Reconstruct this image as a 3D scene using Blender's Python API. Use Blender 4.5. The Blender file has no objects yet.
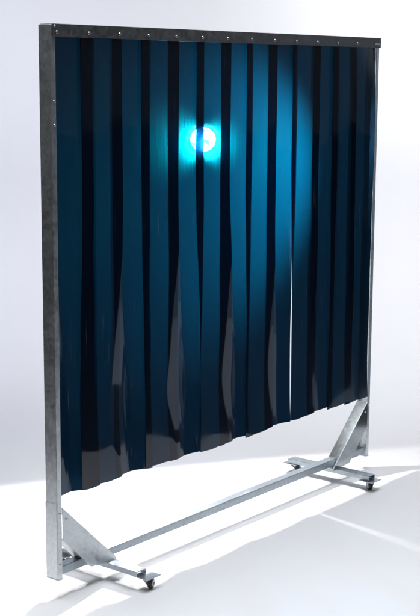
import bpy, bmesh, math, random
from mathutils import Vector, Matrix
random.seed(7)
sc = bpy.context.scene
C = sc.collection
R = math.radians

# ------------------------------------------------------------------ camera
CP = Vector((-3.012877, -3.059497, 1.751917))
YAW, PIT, ROLL, FPX = 0.895594, 0.174218, 0.005801, 1336.08
fw = Vector((math.sin(YAW) * math.cos(PIT), math.cos(YAW) * math.cos(PIT), -math.sin(PIT)))
r0 = Vector((math.cos(YAW), -math.sin(YAW), 0))
u0 = r0.cross(fw)
r = r0 * math.cos(ROLL) + u0 * math.sin(ROLL)
u = u0 * math.cos(ROLL) - r0 * math.sin(ROLL)
cd = bpy.data.cameras.new('camera')
cam = bpy.data.objects.new('camera', cd)
C.objects.link(cam)
cam.matrix_world = Matrix(((r.x, u.x, -fw.x, CP.x), (r.y, u.y, -fw.y, CP.y), (r.z, u.z, -fw.z, CP.z), (0, 0, 0, 1)))
cd.sensor_fit = 'HORIZONTAL'
cd.sensor_width = 36
cd.lens = 36 * FPX / 420
cd.clip_end = 200
cd.clip_start = 0.05
sc.camera = cam
VD = Vector((math.sin(YAW), math.cos(YAW), 0))     # horizontal view direction
VR = Vector((math.cos(YAW), -math.sin(YAW), 0))    # horizontal right direction

# ------------------------------------------------------------------ materials
def nodes(name):
    m = bpy.data.materials.new(name)
    m.use_nodes = True
    nt = m.node_tree
    nt.nodes.clear()
    return m, nt, nt.nodes, nt.links

def principled(name, col, rough=.5, metal=0.0, var=0.0, vscale=(8, 8, 8), bump=0.0, bscale=200, rvar=0.0):
    m, nt, N, L = nodes(name)
    o = N.new('ShaderNodeOutputMaterial')
    p = N.new('ShaderNodeBsdfPrincipled')
    L.new(p.outputs[0], o.inputs[0])
    p.inputs['Base Color'].default_value = (*col, 1)
    p.inputs['Roughness'].default_value = rough
    p.inputs['Metallic'].default_value = metal
    tc = N.new('ShaderNodeTexCoord')
    mp = N.new('ShaderNodeMapping')
    mp.inputs['Scale'].default_value = vscale
    L.new(tc.outputs['Object'], mp.inputs[0])
    if var:
        n = N.new('ShaderNodeTexNoise')
        n.inputs['Scale'].default_value = 1
        n.inputs['Detail'].default_value = 6
        n.inputs['Roughness'].default_value = .65
        L.new(mp.outputs[0], n.inputs['Vector'])
        rp = N.new('ShaderNodeValToRGB')
        rp.color_ramp.elements[0].position = .3
        rp.color_ramp.elements[1].position = .7
        rp.color_ramp.elements[0].color = (*[c * (1 - var) for c in col], 1)
        rp.color_ramp.elements[1].color = (*[min(1, c * (1 + var)) for c in col], 1)
        L.new(n.outputs[0], rp.inputs[0])
        L.new(rp.outputs[0], p.inputs['Base Color'])
        if rvar:
            mr = N.new('ShaderNodeMapRange')
            mr.inputs[1].default_value = .3
            mr.inputs[2].default_value = .7
            mr.inputs[3].default_value = rough - rvar
            mr.inputs[4].default_value = rough + rvar
            L.new(n.outputs[0], mr.inputs[0])
            L.new(mr.outputs[0], p.inputs['Roughness'])
    if bump:
        n2 = N.new('ShaderNodeTexNoise')
        n2.inputs['Scale'].default_value = bscale
        n2.inputs['Detail'].default_value = 3
        L.new(tc.outputs['Object'], n2.inputs['Vector'])
        b = N.new('ShaderNodeBump')
        b.inputs['Strength'].default_value = bump
        b.inputs['Distance'].default_value = .002
        L.new(n2.outputs[0], b.inputs['Height'])
        L.new(b.outputs[0], p.inputs['Normal'])
    return m

def galvanised(name, col, rough, metal=.95, contrast=1.0, bump=.12, rspread=1.0):
    """hot-dip zinc: voronoi spangle + streaks"""
    m, nt, N, L = nodes(name)
    o = N.new('ShaderNodeOutputMaterial')
    p = N.new('ShaderNodeBsdfPrincipled')
    L.new(p.outputs[0], o.inputs[0])
    p.inputs['Metallic'].default_value = metal
    tc = N.new('ShaderNodeTexCoord')
    v = N.new('ShaderNodeTexVoronoi')
    v.inputs['Scale'].default_value = 90
    L.new(tc.outputs['Object'], v.inputs['Vector'])
    n = N.new('ShaderNodeTexNoise')
    n.inputs['Scale'].default_value = 14
    n.inputs['Detail'].default_value = 8
    n.inputs['Roughness'].default_value = .7
    L.new(tc.outputs['Object'], n.inputs['Vector'])
    sep = N.new('ShaderNodeSeparateColor')
    L.new(v.outputs['Color'], sep.inputs[0])
    mx = N.new('ShaderNodeMath'); mx.operation = 'MULTIPLY_ADD'
    mx.inputs[1].default_value = .35
    L.new(sep.outputs[0], mx.inputs[0]); L.new(n.outputs[0], mx.inputs[2])
    rp = N.new('ShaderNodeValToRGB')
    rp.color_ramp.elements[0].position = .35
    rp.color_ramp.elements[1].position = .95
    rp.color_ramp.elements[0].color = (*[c * (1 - .28 * contrast) for c in col], 1)
    rp.color_ramp.elements[1].color = (*[min(1, c * (1 + .2 * contrast)) for c in col], 1)
    L.new(mx.outputs[0], rp.inputs[0])
    L.new(rp.outputs[0], p.inputs['Base Color'])
    mr = N.new('ShaderNodeMapRange')
    mr.inputs[1].default_value = .35; mr.inputs[2].default_value = .95
    mr.inputs[3].default_value = rough * (1 - .22 * rspread); mr.inputs[4].default_value = rough * (1 + .32 * rspread)
    L.new(mx.outputs[0], mr.inputs[0]); L.new(mr.outputs[0], p.inputs['Roughness'])
    b = N.new('ShaderNodeBump')
    b.inputs['Strength'].default_value = bump
    b.inputs['Distance'].default_value = .002
    L.new(n.outputs[0], b.inputs['Height']); L.new(b.outputs[0], p.inputs['Normal'])
    return m

M_ZINC = galvanised('galvanised_steel', (.70, .735, .76), .36, .86, .7)
M_RAIL = galvanised('shade_toned_zinc', (.40, .45, .49), .36, .88, .8)  # colour darkened for the shade on the rail front; feet share it
M_SMOOTH_DIM = galvanised('smooth_zinc_dimmed', (.34, .375, .40), .13, .95, .35, .02, .25)  # base darkened to hold down the lamp highlight on the right brace
M_HEAD = galvanised('dull_zinc_header', (.205, .208, .213), .46, .8, 1.0)
M_RIVET = principled('rivet_aluminium', (.62, .63, .64), .38, 1.0)
M_RUBBER = principled('black_rubber', (.018, .018, .02), .5, 0, .3, (60, 60, 60))
M_FORK = principled('caster_zinc', (.45, .48, .52), .35, 1.0, .2, (40, 40, 40))
M_HUB = principled('caster_hub', (.62, .64, .66), .4, .2, .15, (60, 60, 60))
M_PAPER = principled('white_backdrop_paper', (.80, .80, .815), .75, 0, .012, (1.5, 1.5, 1.5), .04, 30)
M_REFLECTOR = principled('reflector_grey', (.32, .37, .44), .7, 0, .02, (2, 2, 2), .05, 40)
M_SHEET = principled('reflected_sheet_grey', (.42, .48, .57), .8, 0, .02, (2, 2, 2))
M_DARK = principled('dark_studio_floor', (.022, .021, .02), .8, 0, .3, (2, 2, 2))
M_BOWL = principled('satin_reflector', (.8, .8, .8), .5, 0)
M_HOUSE = principled('black_lamp_housing', (.02, .02, .02), .5, .2, .2, (20, 20, 20))

def emission(name, col, s):
    m, nt, N, L = nodes(name)
    o = N.new('ShaderNodeOutputMaterial')
    e = N.new('ShaderNodeEmission')
    e.inputs[0].default_value = (*col, 1)
    e.inputs[1].default_value = s
    L.new(e.outputs[0], o.inputs[0])
    return m
M_BULB = emission('lit_bulb', (1, .98, .95), 1900)
nt = M_BULB.node_tree
_tc = nt.nodes.new('ShaderNodeTexCoord')
_n = nt.nodes.new('ShaderNodeTexNoise'); _n.inputs['Scale'].default_value = 34; _n.inputs['Detail'].default_value = 4
nt.links.new(_tc.outputs['Object'], _n.inputs['Vector'])
_m = nt.nodes.new('ShaderNodeMapRange')
_m.inputs[1].default_value = .36; _m.inputs[2].default_value = .62; _m.inputs[3].default_value = 250; _m.inputs[4].default_value = 2700
nt.links.new(_n.outputs[0], _m.inputs[0])
nt.links.new(_m.outputs[0], [n for n in nt.nodes if n.type == 'EMISSION'][0].inputs[1])

T_COL = (.042, .092, .134)     # per face (two faces per strip)
D_COL = (.000, .0045, .0070)
S_COL = (.0, .0042, .0040)
P_COL = (.002, .006, .015)
def pvc():
    m, nt, N, L = nodes('welding_green_pvc')
    o = N.new('ShaderNodeOutputMaterial')
    tr = N.new('ShaderNodeBsdfTransparent'); tr.inputs[0].default_value = (*T_COL, 1)
    tl = N.new('ShaderNodeBsdfTranslucent'); tl.inputs[0].default_value = (*D_COL, 1)
    ad = N.new('ShaderNodeAddShader')
    L.new(tr.outputs[0], ad.inputs[0]); L.new(tl.outputs[0], ad.inputs[1])
    tc = N.new('ShaderNodeTexCoord')
    # fine vertical scuffs
    mp = N.new('ShaderNodeMapping'); mp.inputs['Scale'].default_value = (150, 150, 6)
    L.new(tc.outputs['Object'], mp.inputs[0])
    n = N.new('ShaderNodeTexNoise'); n.inputs['Scale'].default_value = 1; n.inputs['Detail'].default_value = 4
    L.new(mp.outputs[0], n.inputs['Vector'])
    rf = N.new('ShaderNodeBsdfRefraction'); rf.inputs['Color'].default_value = (*S_COL, 1)
    rf.inputs['IOR'].default_value = 1.04; rf.inputs['Roughness'].default_value = .9
    ad2 = N.new('ShaderNodeAddShader')
    L.new(ad.outputs[0], ad2.inputs[0]); L.new(rf.outputs[0], ad2.inputs[1])
    sm = N.new('ShaderNodeMapRange')
    sm.inputs[1].default_value = .32; sm.inputs[2].default_value = .68; sm.inputs[3].default_value = .6; sm.inputs[4].default_value = 1.45
    L.new(n.outputs[0], sm.inputs[0])
    sv = N.new('ShaderNodeVectorMath'); sv.operation = 'SCALE'; sv.inputs[0].default_value = S_COL
    L.new(sm.outputs[0], sv.inputs['Scale']); L.new(sv.outputs[0], rf.inputs['Color'])
    pg = N.new('ShaderNodeBsdfDiffuse'); pg.inputs[0].default_value = (*P_COL, 1)
    ad = N.new('ShaderNodeAddShader')
    L.new(ad2.outputs[0], ad.inputs[0]); L.new(pg.outputs[0], ad.inputs[1])
    mp2 = N.new('ShaderNodeMapping'); mp2.inputs['Scale'].default_value = (9, 9, 3)
    L.new(tc.outputs['Object'], mp2.inputs[0])
    n2 = N.new('ShaderNodeTexNoise'); n2.inputs['Scale'].default_value = 1; n2.inputs['Detail'].default_value = 5
    L.new(mp2.outputs[0], n2.inputs['Vector'])
    rp = N.new('ShaderNodeMapRange')
    rp.inputs[1].default_value = .60; rp.inputs[2].default_value = .80
    rp.inputs[3].default_value = 0; rp.inputs[4].default_value = 1
    L.new(n.outputs[0], rp.inputs[0])
    rp2 = N.new('ShaderNodeMapRange')
    rp2.inputs[1].default_value = .50; rp2.inputs[2].default_value = .72
    rp2.inputs[3].default_value = 0; rp2.inputs[4].default_value = 1
    L.new(n2.outputs[0], rp2.inputs[0])
    mu = N.new('ShaderNodeMath'); mu.operation = 'MULTIPLY'
    L.new(rp.outputs[0], mu.inputs[0]); L.new(rp2.outputs[0], mu.inputs[1])
    mu2 = N.new('ShaderNodeMath'); mu2.operation = 'MULTIPLY'; mu2.inputs[1].default_value = .24
    L.new(mu.outputs[0], mu2.inputs[0])
    df = N.new('ShaderNodeBsdfDiffuse'); df.inputs[0].default_value = (.5, .5, .5, 1)
    m0 = N.new('ShaderNodeMixShader')
    L.new(mu2.outputs[0], m0.inputs[0]); L.new(ad.outputs[0], m0.inputs[1]); L.new(df.outputs[0], m0.inputs[2])
    gl = N.new('ShaderNodeBsdfGlossy'); gl.inputs['Roughness'].default_value = .06
    gl.inputs[0].default_value = (1, 1, 1, 1)
    rr = N.new('ShaderNodeMapRange')
    rr.inputs[1].default_value = .35; rr.inputs[2].default_value = .7
    rr.inputs[3].default_value = .03; rr.inputs[4].default_value = .10
    L.new(n2.outputs[0], rr.inputs[0]); L.new(rr.outputs[0], gl.inputs['Roughness'])
    b = N.new('ShaderNodeBump'); b.inputs['Strength'].default_value = .10; b.inputs['Distance'].default_value = .002
    L.new(n2.outputs[0], b.inputs['Height']); L.new(b.outputs[0], gl.inputs['Normal'])
    fr = N.new('ShaderNodeFresnel'); fr.inputs[0].default_value = 1.47
    ge = N.new('ShaderNodeNewGeometry')
    inv = N.new('ShaderNodeMath'); inv.operation = 'SUBTRACT'; inv.inputs[0].default_value = 1
    L.new(ge.outputs['Backfacing'], inv.inputs[1])
    fm = N.new('ShaderNodeMath'); fm.operation = 'MULTIPLY'
    L.new(fr.outputs[0], fm.inputs[0]); L.new(inv.outputs[0], fm.inputs[1])
    mx = N.new('ShaderNodeMixShader')
    L.new(fm.outputs[0], mx.inputs[0]); L.new(m0.outputs[0], mx.inputs[1]); L.new(gl.outputs[0], mx.inputs[2])
    L.new(mx.outputs[0], o.inputs[0])
    return m
M_PVC = pvc()

# ------------------------------------------------------------------ mesh helpers
def link(name, bm, mat, parent=None, smooth=False, bevel=0):
    me = bpy.data.meshes.new(name)
    bmesh.ops.recalc_face_normals(bm, faces=bm.faces)
    bm.to_mesh(me)
    bm.free()
    if smooth:
        for p in me.polygons:
            p.use_smooth = True
    me.materials.append(mat)
    o = bpy.data.objects.new(name, me)
    C.objects.link(o)
    if parent:
        o.parent = parent
    if bevel:
        b = o.modifiers.new('bevel', 'BEVEL')
        b.width = bevel; b.segments = 2; b.limit_method = 'ANGLE'
    return o

def box(bm, x0, x1, y0, y1, z0, z1):
    vs = [bm.verts.new((x, y, z)) for x in (x0, x1) for y in (y0, y1) for z in (z0, z1)]
    for f in ((0, 1, 3, 2), (4, 6, 7, 5), (0, 4, 5, 1), (2, 3, 7, 6), (0, 2, 6, 4), (1, 5, 7, 3)):
        bm.faces.new([vs[i] for i in f])
    return vs

def prism(bm, poly, axis, a, b):
    """extrude a closed 2-D polygon along an axis ('x': poly in yz, 'y': poly in xz, 'z': poly in xy)"""
    def P(p, t):
        return {'x': (t, p[0], p[1]), 'y': (p[0], t, p[1]), 'z': (p[0], p[1], t)}[axis]
    A = [bm.verts.new(P(p, a)) for p in poly]
    B = [bm.verts.new(P(p, b)) for p in poly]
    n = len(poly)
    bm.faces.new(A); bm.faces.new(B[::-1])
    for i in range(n):
        bm.faces.new((A[i], B[i], B[(i + 1) % n], A[(i + 1) % n]))

def cyl(bm, p0, p1, r0_, r1_=None, seg=24, caps=True):
    p0 = Vector(p0); p1 = Vector(p1)
    r1_ = r0_ if r1_ is None else r1_
    d = (p1 - p0).normalized()
    a = d.orthogonal().normalized(); b = d.cross(a)
    A = []; B = []
    for i in range(seg):
        t = 2 * math.pi * i / seg
        w = a * math.cos(t) + b * math.sin(t)
        A.append(bm.verts.new(p0 + w * r0_)); B.append(bm.verts.new(p1 + w * r1_))
    for i in range(seg):
        bm.faces.new((A[i], A[(i + 1) % seg], B[(i + 1) % seg], B[i]))
    if caps:
        bm.faces.new(A[::-1]); bm.faces.new(B)

def lathe(bm, c, ax, prof, seg=28):
    """closed ring of revolution round ax through c; prof = list of (along, radius)"""
    c = Vector(c); d = Vector(ax).normalized()
    a = d.orthogonal().normalized(); b = d.cross(a)
    rings = []
    for (t, rad) in prof:
        rings.append([bm.verts.new(c + d * t + (a * math.cos(2 * math.pi * i / seg) + b * math.sin(2 * math.pi * i / seg)) * rad) for i in range(seg)])
    n = len(rings)
    for k in range(n - 1):
        for i in range(seg):
            bm.faces.new((rings[k][i], rings[k][(i + 1) % seg], rings[k + 1][(i + 1) % seg], rings[k + 1][i]))
    return rings

# ------------------------------------------------------------------ setting
# white paper sweep, square to the camera
def backdrop():
    bm = bmesh.new()
    WALL, RAD, TOP = 8.6, 1.1, 4.2
    F0 = PAPER_FRONT
    prof = []
    n = 26
    for i in range(n + 1):
        prof.append((F0 + (WALL - RAD - F0) * i / n, 0.0))
    for i in range(1, 15):
        t = math.pi / 2 * i / 14
        prof.append((WALL - RAD + RAD * math.sin(t), RAD - RAD * math.cos(t)))
    for i in range(1, 8):
        prof.append((WALL, RAD + (TOP - RAD) * i / 7))
    cols = [LEFT + (RIGHT - LEFT) * i / 30 for i in range(31)]
    base = Vector((CP.x, CP.y, 0))
    g = [[bm.verts.new(base + VD * d + VR * c + Vector((0, 0, z + .004 * math.sin(c * 2.3 + d) * (1 if z > 0.3 else 0)))) for c in cols] for d, z in prof]
    for j in range(len(g) - 1):
        for i in range(30):
            bm.faces.new((g[j][i], g[j][i + 1], g[j + 1][i + 1], g[j + 1][i]))
    o = link('backdrop', bm, M_PAPER, None, True)
    o['kind'] = 'structure'
    o['label'] = 'seamless white paper sweep under and behind the screen'
    return o
PAPER_FRONT, LEFT, RIGHT = 3.8, -1.75, 1.42
backdrop()
bm = bmesh.new()
b0 = Vector((CP.x, CP.y, 0)) + VD * 8.75
q = [b0 - VR * 4, b0 + VR * 3.5, b0 + VR * 3.5 - VD * 2.05, b0 + VR * 3.65 - VD * 2.05, b0 + VR * 3.65 + VD * .15, b0 - VR * 4 + VD * .15]
lo = [bm.verts.new(p + Vector((0, 0, -.002))) for p in q]
hi = [bm.verts.new(p + Vector((0, 0, 4.3))) for p in q]
bm.faces.new(lo); bm.faces.new(hi[::-1])
for i in range(6): bm.faces.new((lo[i], hi[i], hi[(i + 1) % 6], lo[(i + 1) % 6]))
wl = link('reflector', bm, M_REFLECTOR)  # unseen surface, added to show as pale reflections on the strips
wl['kind'] = 'structure'
bm = bmesh.new()
b1 = Vector((CP.x, CP.y, 0))
vs = [bm.verts.new(b1 + VR * a + VD * b) for a, b in ((1.92, 5.90), (3.49, 6.72), (3.49, 8.74), (1.92, 8.74))]
bm.faces.new(vs)
ap = link('reflected_sheet', bm, M_SHEET)  # added out of view to carry the strip reflections lower down
ap['kind'] = 'structure'
ap['label'] = 'added unseen pale grey sheet on the floor beside the white sweep'
wl['label'] = 'added unseen pale grey wall behind and beside the paper sweep'
bm = bmesh.new()
vs = [bm.verts.new((sx * 30, sy * 30, -.004)) for sx, sy in ((-1, -1), (1, -1), (1, 1), (-1, 1))]
bm.faces.new(vs)
fl = link('floor', bm, M_DARK)  # out-of-view dark floor, added for the strips to reflect
fl['kind'] = 'structure'
fl['label'] = 'dark studio floor added around the white paper for the strip reflections'

# ------------------------------------------------------------------ the screen
W, H, D = 1.95, 1.90, .053
ZB = .066
TH = .0025
PW = .021
screen = bpy.data.objects.new('welding_screen', None)
C.objects.link(screen)
screen['label'] = 'wheeled steel frame hung with dark translucent blue-green plastic strips'
screen['category'] = 'welding screen'

def channel_poly(x, s):
    """C channel in xy: web at x, open towards s"""
    f = [(0, 0), (PW, 0), (PW, TH), (TH, TH), (TH, D - TH), (PW, D - TH), (PW, D), (0, D)]
    return [(x + s * a, b) for a, b in f]
for x, s in ((0, 1), (W, -1)):
    bm = bmesh.new()
    prism(bm, channel_poly(x, s), 'z', ZB + .003, H - .001)
    post = link('post', bm, M_ZINC, screen, False, .0016)
    bm = bmesh.new()
    box(bm, min(x - s * .0015, x + s * (PW + .002)), max(x - s * .0015, x + s * (PW + .002)), -.0015, D + .0015, ZB, ZB + .003)
    link('end_cap', bm, M_ZINC, post)
    # outer stiffening plate low on the post
    bm = bmesh.new()
    box(bm, min(x - s * .0002, x - s * .0008), max(x - s * .0002, x - s * .0008), .0025, D + .0022, ZB + .004, .335)
    link('stiffening_plate', bm, M_ZINC, post, False, .0006)
    for z in ((1.66, 1.585, .30, .12) if s > 0 else (1.62, .30)):
        bm = bmesh.new()
        lathe(bm, (x + s * .012, -.0002, z), (0, -1, 0), [(0, .0045), (.0015, .0042), (.0028, .002), (.003, .0002)], 14)
        link('bolt', bm, M_RIVET, post, True)

# header: inverted channel with a folded front lip
bm = bmesh.new()
x0, x1 = .0075, W + .004
prism(bm, [(-.005, 1.8605), (-.005, 1.9015), (D + .001, 1.9015), (D + .001, 1.8655), (D - .0015, 1.8655), (D - .0015, 1.899), (-.0025, 1.899), (-.0025, 1.8605)], 'x', x0, x1)
header = link('header_rail', bm, M_HEAD, screen, False, .0008)
for i in range(14):
    bm = bmesh.new()
    xx = .024 + .1455 * i
    if i == 13: xx = 1.922
    lathe(bm, (xx, -.0052, 1.8755 + random.uniform(-.001, .001)), (0, -1, 0), [(0, .0056), (.0013, .0054), (.0026, .0037), (.0033, .0004)], 16)
    link('rivet', bm, M_RIVET, header, True)
bm = bmesh.new()
box(bm, 1.905, 1.94, -.0075, -.0052, 1.8715, 1.8790)
link('clip_plate', bm, M_ZINC, header, False, .0005)
bm = bmesh.new()
lathe(bm, (.0145, -.0052, 1.894), (0, -1, 0), [(0, .004), (.0015, .004), (.0025, .0003)], 12)
link('rivet', bm, M_RIVET, header, True)

# bottom rail: angle section with upright front face and a ledge behind
bm = bmesh.new()
prism(bm, [(.006, .079), (.006, .109), (.044, .109), (.044, .079)], 'x', PW + .003, W - PW - .003)
link('bottom_rail', bm, M_RAIL, screen, False, .002)

# corner braces: 45 degree channels, front flange and upper web
for x, s in ((0, 1), (W, -1)):
    def X(a): return x + s * a
    bm = bmesh.new()
    fl_ = [(.022, .318), (.022, .205), (.160, .070), (.285, .060), (.285, .070)]
    prism(bm, [(X(a), b) for a, b in fl_], 'y', -.003, -.0006)
    ux = .285 - .022; uz = .070 - .318
    ln = math.hypot(ux, uz); nx, nz = uz / ln, -ux / ln       # inward normal (down-left)
    t = .0025
    web = [(.022, .318), (.285, .070), (.285 + nx * t, .070 + nz * t), (.022, .318 - t * 1.5)]
    prism(bm, [(X(a), b) for a, b in web], 'y', -.0005, .050)
    lx, lz = .160 - .022, .070 - .205
    l2 = math.hypot(lx, lz); mx, mz = -lz / l2, lx / l2
    web = [(.022, .205), (.160, .070), (.160 + mx * t, .070 + mz * t + .001), (.022, .205 + t * 1.5)]
    prism(bm, [(X(a), b) for a, b in web], 'y', -.0005, .050)
    br = link('corner_brace', bm, M_ZINC if s > 0 else M_SMOOTH_DIM, screen, False, .0006)
    bm = bmesh.new()
    lathe(bm, (X(.04), -.0032, .275), (0, -1, 0), [(0, .005), (.002, .0048), (.003, .0004)], 14)
    link('bolt', bm, M_RIVET, br, True)

# feet: inverted channels across the frame with a caster under each end
def foot(x, ya, yb, casters):
    bm = bmesh.new()
    hw = .024
    zt, zb = .0655, .047
    prism(bm, [(x - hw, zb), (x - hw, zt), (x + hw, zt), (x + hw, zb), (x + hw - .0025, zb), (x + hw - .0025, zt - .0025), (x - hw + .0025, zt - .0025), (x - hw + .0025, zb)], 'y', ya, yb)
    ft = link('foot', bm, M_RAIL, screen, False, .0015)
    bm = bmesh.new()
    box(bm, x - .035, x + .035, .002, .048, .0656, .0735)
    link('joint_plate', bm, M_ZINC, ft, False, .0015)
    for (px, py, ang, wx, wy) in casters:
        bm = bmesh.new()
        h = .036
        box(bm, px - h, px + h, py - h * .95, py + h * .95, .0435, .0465)
        link('caster_plate', bm, M_FORK, ft, False, .0008)
        d = Vector((math.cos(ang), math.sin(ang), 0)); a = Vector((-d.y, d.x, 0))
        c = Vector((wx, wy, .0195))
        bm = bmesh.new()
        lathe(bm, c, a, [(-.0085, .008), (-.0085, .016), (-.006, .0193), (.006, .0193), (.0085, .016), (.0085, .008), (-.0085, .008)], 28)
        link('caster_wheel', bm, M_RUBBER, ft, True, 0)
        bm = bmesh.new()
        cyl(bm, c - a * .0092, c + a * .0092, .0115, seg=20)
        link('caster_hub', bm, M_HUB, ft, False, .0008)
        bm = bmesh.new()
        tp = Vector((px, py, .0435))
        for sgn in (-1, 1):
            o_ = a * (sgn * .0125)
            pts = [c + d * .007 + o_ - Vector((0, 0, .006)), c - d * .007 + o_ - Vector((0, 0, .006)),
                   Vector((px, py, .036)) - d * .012 + o_, Vector((px, py, .036)) + d * .012 + o_]
            v1 = [bm.verts.new(p - a * .001) for p in pts]; v2 = [bm.verts.new(p + a * .001) for p in pts]
            bm.faces.new(v1); bm.faces.new(v2[::-1])
            for i in range(4): bm.faces.new((v1[i], v2[i], v2[(i + 1) % 4], v1[(i + 1) % 4]))
        cyl(bm, (px, py, .036), (px, py, .0434), .0145, seg=20)
        cyl(bm, c - a * .0145, c + a * .0145, .003, seg=10)
        link('caster_fork', bm, M_FORK, ft)
foot(.252, -.150, .215, [(.268, -.160, R(25), .276, -.172), (.240, .205, R(200), .226, .190)])
foot(1.704, -.172, .250, [(1.700, -.166, R(60), 1.706, -.160), (1.708, .236, R(20), 1.726, .226)])

# ------------------------------------------------------------------ strips
def sstep(a, b, t):
    t = max(0, min(1, (t - a) / (b - a)))      # also works with a > b (falling)
    return t * t * (3 - 2 * t)
ZTOP = 1.885
rs = random.Random(3)
# (left, right) edge of every strip under the header, then how far each edge drifts on the way down
EDGES = [(.0165, .209), (.135, .330), (.294, .488), (.431, .627), (.583, .778), (.727, .925), (.877, 1.066),
         (1.022, 1.214), (1.162, 1.354), (1.320, 1.508), (1.459, 1.655), (1.603, 1.776), (1.738, W - .0205)]
DRIFT = [(.013, .0), (-.014, -.008), (.004, -.006), (.014, .010), (.002, -.010), (.028, .030), (.0, -.008),
         (.015, .004), (.004, -.0200), (.0215, .004), (.003, -.006), (.008, .006), (.004, -.010)]
BOT = [.352, .357, .351, .354, .350, .347, .346, .346, .348, .350, .351, .347, .341]
NS = 13
# folds: position, slope of the turned flank, half width near the hem, height where the fold begins
FOLDS = [(.030, .225, .062, 1.16), (.328, .22, .077, 1.16), (.634, .195, .077, 1.20), (.942, .165, .070, 1.12), (1.222, .125, .060, 1.08), (1.510, .03, .050, 1.0), (1.80, .02, .04, .9)]
def ramp(d, w):
    """0 left of -w, 2w right of +w, softly creased at both ends"""
    if w < 1e-5: return 0.0
    k = min(.010, w * .5)
    a = abs(d)
    if a < w - k: r_ = a
    elif a < w + k:
        q = (a - (w - k)) / (2 * k)
        r_ = w - k + 2 * k * (q - q * q / 2)
    else: r_ = w
    return math.copysign(r_, d) + w
def fold_y(i, x, z):
    """even strips hang behind, odd ones in front; each fold turns the right flank of a front strip
    and the left flank of the strip behind it away from the camera"""
    n = (i + 1) // 2
    f = FOLDS[min(n, len(FOLDS) - 1)]
    w_ = f[2] * max(0, min(1.12, (f[3] - z) / .56)) * ((.12 if i % 2 else .6) + (.88 if i % 2 else .4) * sstep(.34, .66, z))
    y = f[1] * ramp(x - f[0], w_)
    if i % 2 == 0:
        nxt = EDGES[i + 1][0] + DRIFT[i + 1][0] + .022 if i + 1 < NS else 9
        y *= 1 - sstep(f[0] + w_ + .004, max(nxt, f[0] + w_ + .03), x)
    return y
def strip(i):
    front = i % 2 == 1
    xl, xr = EDGES[i]
    ll, lr = DRIFT[i]
    ybase = .001 if front else .0105
    nu, nz = 44, 76
    zb = BOT[i]
    ph1, ph2 = rs.uniform(0, 6), rs.uniform(0, 6)
    wob = 0 if i in (0, NS - 1, 6, 7, 8, 9) else rs.uniform(.0015, .0035)
    bm = bmesh.new()
    def P(uu, t, side):
        z = ZTOP + (zb - ZTOP) * t
        lean = sstep(.30, .80, t) * (1 - (.05 * sstep(.80, .97, t) if i in (8, 9) else 0))
        a = xl + ll * lean; b = xr + lr * lean
        x = a + (b - a) * uu + wob * math.sin(2.6 * z + ph2) * sstep(.03, .3, t)
        y = ybase + fold_y(i, x, z) * sstep(0, .08, t) - .028 * max(0, x - 1.6) * sstep(0, .2, t)
        if i == 8: y -= .0065 * sstep(1.25, 1.33, x) * sstep(1.1, .8, z)
        # hems: the front strips roll slightly in, the back ones slightly out
        y += (TILT_F if front else TILT_B) * max(0, .66 - z) ** 2
        y += (.0012 * math.sin(7.3 * z + ph1) + .0007 * math.sin(17 * z + ph2 + 3 * uu)) * sstep(.02, .5, t)
        z += (.003 * math.sin(uu * 3.1 + ph1) + .001 * math.sin(uu * 11 + ph2)) * t
        return Vector((x, y + side * .0011, z))
    G = {}
    for side in (-1, 1):
        for j in range(nz + 1):
            for q in range(nu + 1):
                G[side, j, q] = bm.verts.new(P(q / nu, j / nz, side))
    for j in range(nz):
        for q in range(nu):
            bm.faces.new((G[-1, j, q], G[-1, j, q + 1], G[-1, j + 1, q + 1], G[-1, j + 1, q]))
            bm.faces.new((G[1, j, q], G[1, j + 1, q], G[1, j + 1, q + 1], G[1, j, q + 1]))
    for j in range(nz):
        bm.faces.new((G[-1, j, 0], G[-1, j + 1, 0], G[1, j + 1, 0], G[1, j, 0]))
        bm.faces.new((G[-1, j, nu], G[1, j, nu], G[1, j + 1, nu], G[-1, j + 1, nu]))
    for q in range(nu):
        bm.faces.new((G[-1, 0, q], G[1, 0, q], G[1, 0, q + 1], G[-1, 0, q + 1]))
        bm.faces.new((G[-1, nz, q], G[-1, nz, q + 1], G[1, nz, q + 1], G[1, nz, q]))
    bm.normal_update()
    o = link('curtain_strip', bm, M_PVC, screen, True)
    me = o.data
    me.update()
    # keep the cut edges crisp
    bm = bmesh.new(); bm.from_mesh(me)
    for e in bm.edges:
        if len(e.link_faces) == 2 and e.calc_face_angle(0) > .9:
            e.smooth = False
    bm.to_mesh(me); bm.free()
    return o
TILT_F, TILT_B = .0, -.085
for i in range(NS):
    strip(i)

# ------------------------------------------------------------------ lamp behind the curtain
LP = Vector((1.476, .579, 1.468))
AX = Vector((-.78, -.625, -.20)).normalized()
lamp = bpy.data.objects.new('work_lamp', None)
C.objects.link(lamp)
lamp['label'] = 'round lit lamp glowing through the strips from behind'
lamp['category'] = 'lamp'
bm = bmesh.new()
rg = lathe(bm, LP, AX, [(-.10, .028), (-.055, .045), (-.02, .057), (.050, .086), (.050, .0885), (.046, .0880), (-.012, .0585), (-.012, .0555)], 40)
bm.faces.new(rg[0][::-1])
link('housing', bm, M_HOUSE, lamp, True)
bm = bmesh.new()
rg = lathe(bm, LP, AX, [(-.010, .054), (-.004, .050), (.002, .036), (.005, .016), (.006, .002)], 40)
bm.faces.new(rg[-1]); bm.faces.new(rg[0][::-1])
link('lens', bm, M_BULB, lamp, True)
bm = bmesh.new()
back = LP - AX * .095
wallp = LP + VD * (8.6 - (LP - CP).dot(VD) - .02)
wallp.z = back.z
cyl(bm, back, wallp, .011, seg=16)
link('arm', bm, M_HOUSE, lamp, True)
bm = bmesh.new()
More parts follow.
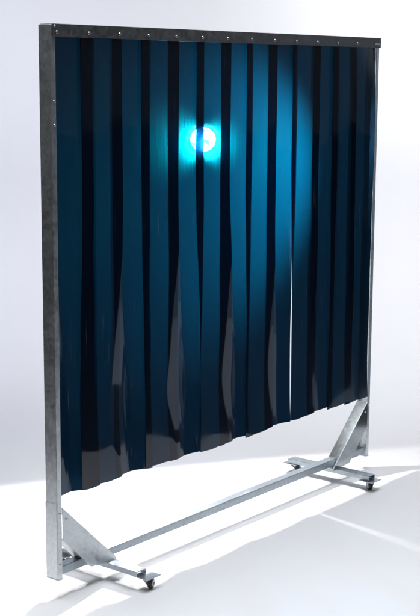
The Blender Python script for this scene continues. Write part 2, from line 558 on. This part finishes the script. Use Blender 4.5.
cyl(bm, wallp - VD * .0, wallp + VD * .012, .05, seg=28)
link('wall_plate', bm, M_HOUSE, lamp)

def spot(name, loc, aim, power, size, blend, rad, col=(1, 1, 1)):
    l = bpy.data.lights.new(name, 'SPOT')
    l.energy = power; l.spot_size = size; l.spot_blend = blend; l.shadow_soft_size = rad; l.color = col
    o = bpy.data.objects.new(name, l); C.objects.link(o)
    o.location = loc
    o.rotation_euler = Vector(aim).to_track_quat('-Z', 'Y').to_euler()
    return o
spot('lamp_beam', LP + AX * .052, Vector((-.37, -.58, -.09)), 3000, R(88), .75, .03, (1, .99, .97))
spot('lamp_flood', LP + AX * .052, Vector((-.50, -.84, -.2)), 100, R(170), .07, .03, (1, .99, .97))

def area(name, loc, aim, sx, sy, power, col=(1, 1, 1)):
    l = bpy.data.lights.new(name, 'AREA')
    l.shape = 'RECTANGLE'; l.size = sx; l.size_y = sy; l.energy = power; l.color = col
    o = bpy.data.objects.new(name, l); C.objects.link(o)
    o.location = loc
    o.rotation_euler = (Vector(aim) - Vector(loc)).to_track_quat('-Z', 'Y').to_euler()
    return o
# overhead softbox washing the paper floor, long strip of soft light on the added wall
base = Vector((CP.x, CP.y, 0))
ov = area('overhead_softbox', base + VD * 4.45 - VR * .05 + Vector((0, 0, 3.3)), base + VD * 4.05 + VR * .1 + Vector((0, 0, 0)), 2.8, 2.0, 48, (.95, .97, 1))
ov.data.spread = R(95)   # egg-crate grid keeps it off the backdrop
for nm, vr, wd, pw, colr in (('backdrop_softbox', 2.0, 2.4, 86, (.98, .98, 1)), ('backdrop_softbox', -1.7, 2.0, 29, (.86, .88, 1))):
    o = area(nm, base + VD * 6.5 + VR * vr + Vector((0, 0, 3.1)), base + VD * 8.6 + VR * vr * 1.05 + Vector((0, 0, 1.15 if vr > 0 else .5)), wd, .8, pw, colr)
    o.data.spread = R(155 if vr > 0 else 112)

# ------------------------------------------------------------------ world: dim studio
w = bpy.data.worlds.new('World')
sc.world = w
w.use_nodes = True
w.node_tree.nodes['Background'].inputs[0].default_value = (.97, .98, 1, 1)
w.node_tree.nodes['Background'].inputs[1].default_value = .065

sc.view_settings.view_transform = 'Standard'
sc.view_settings.look = 'None'
sc.view_settings.exposure = 0
sc.view_settings.gamma = 1
sc.cycles.transparent_max_bounces = 16
sc.cycles.max_bounces = 8
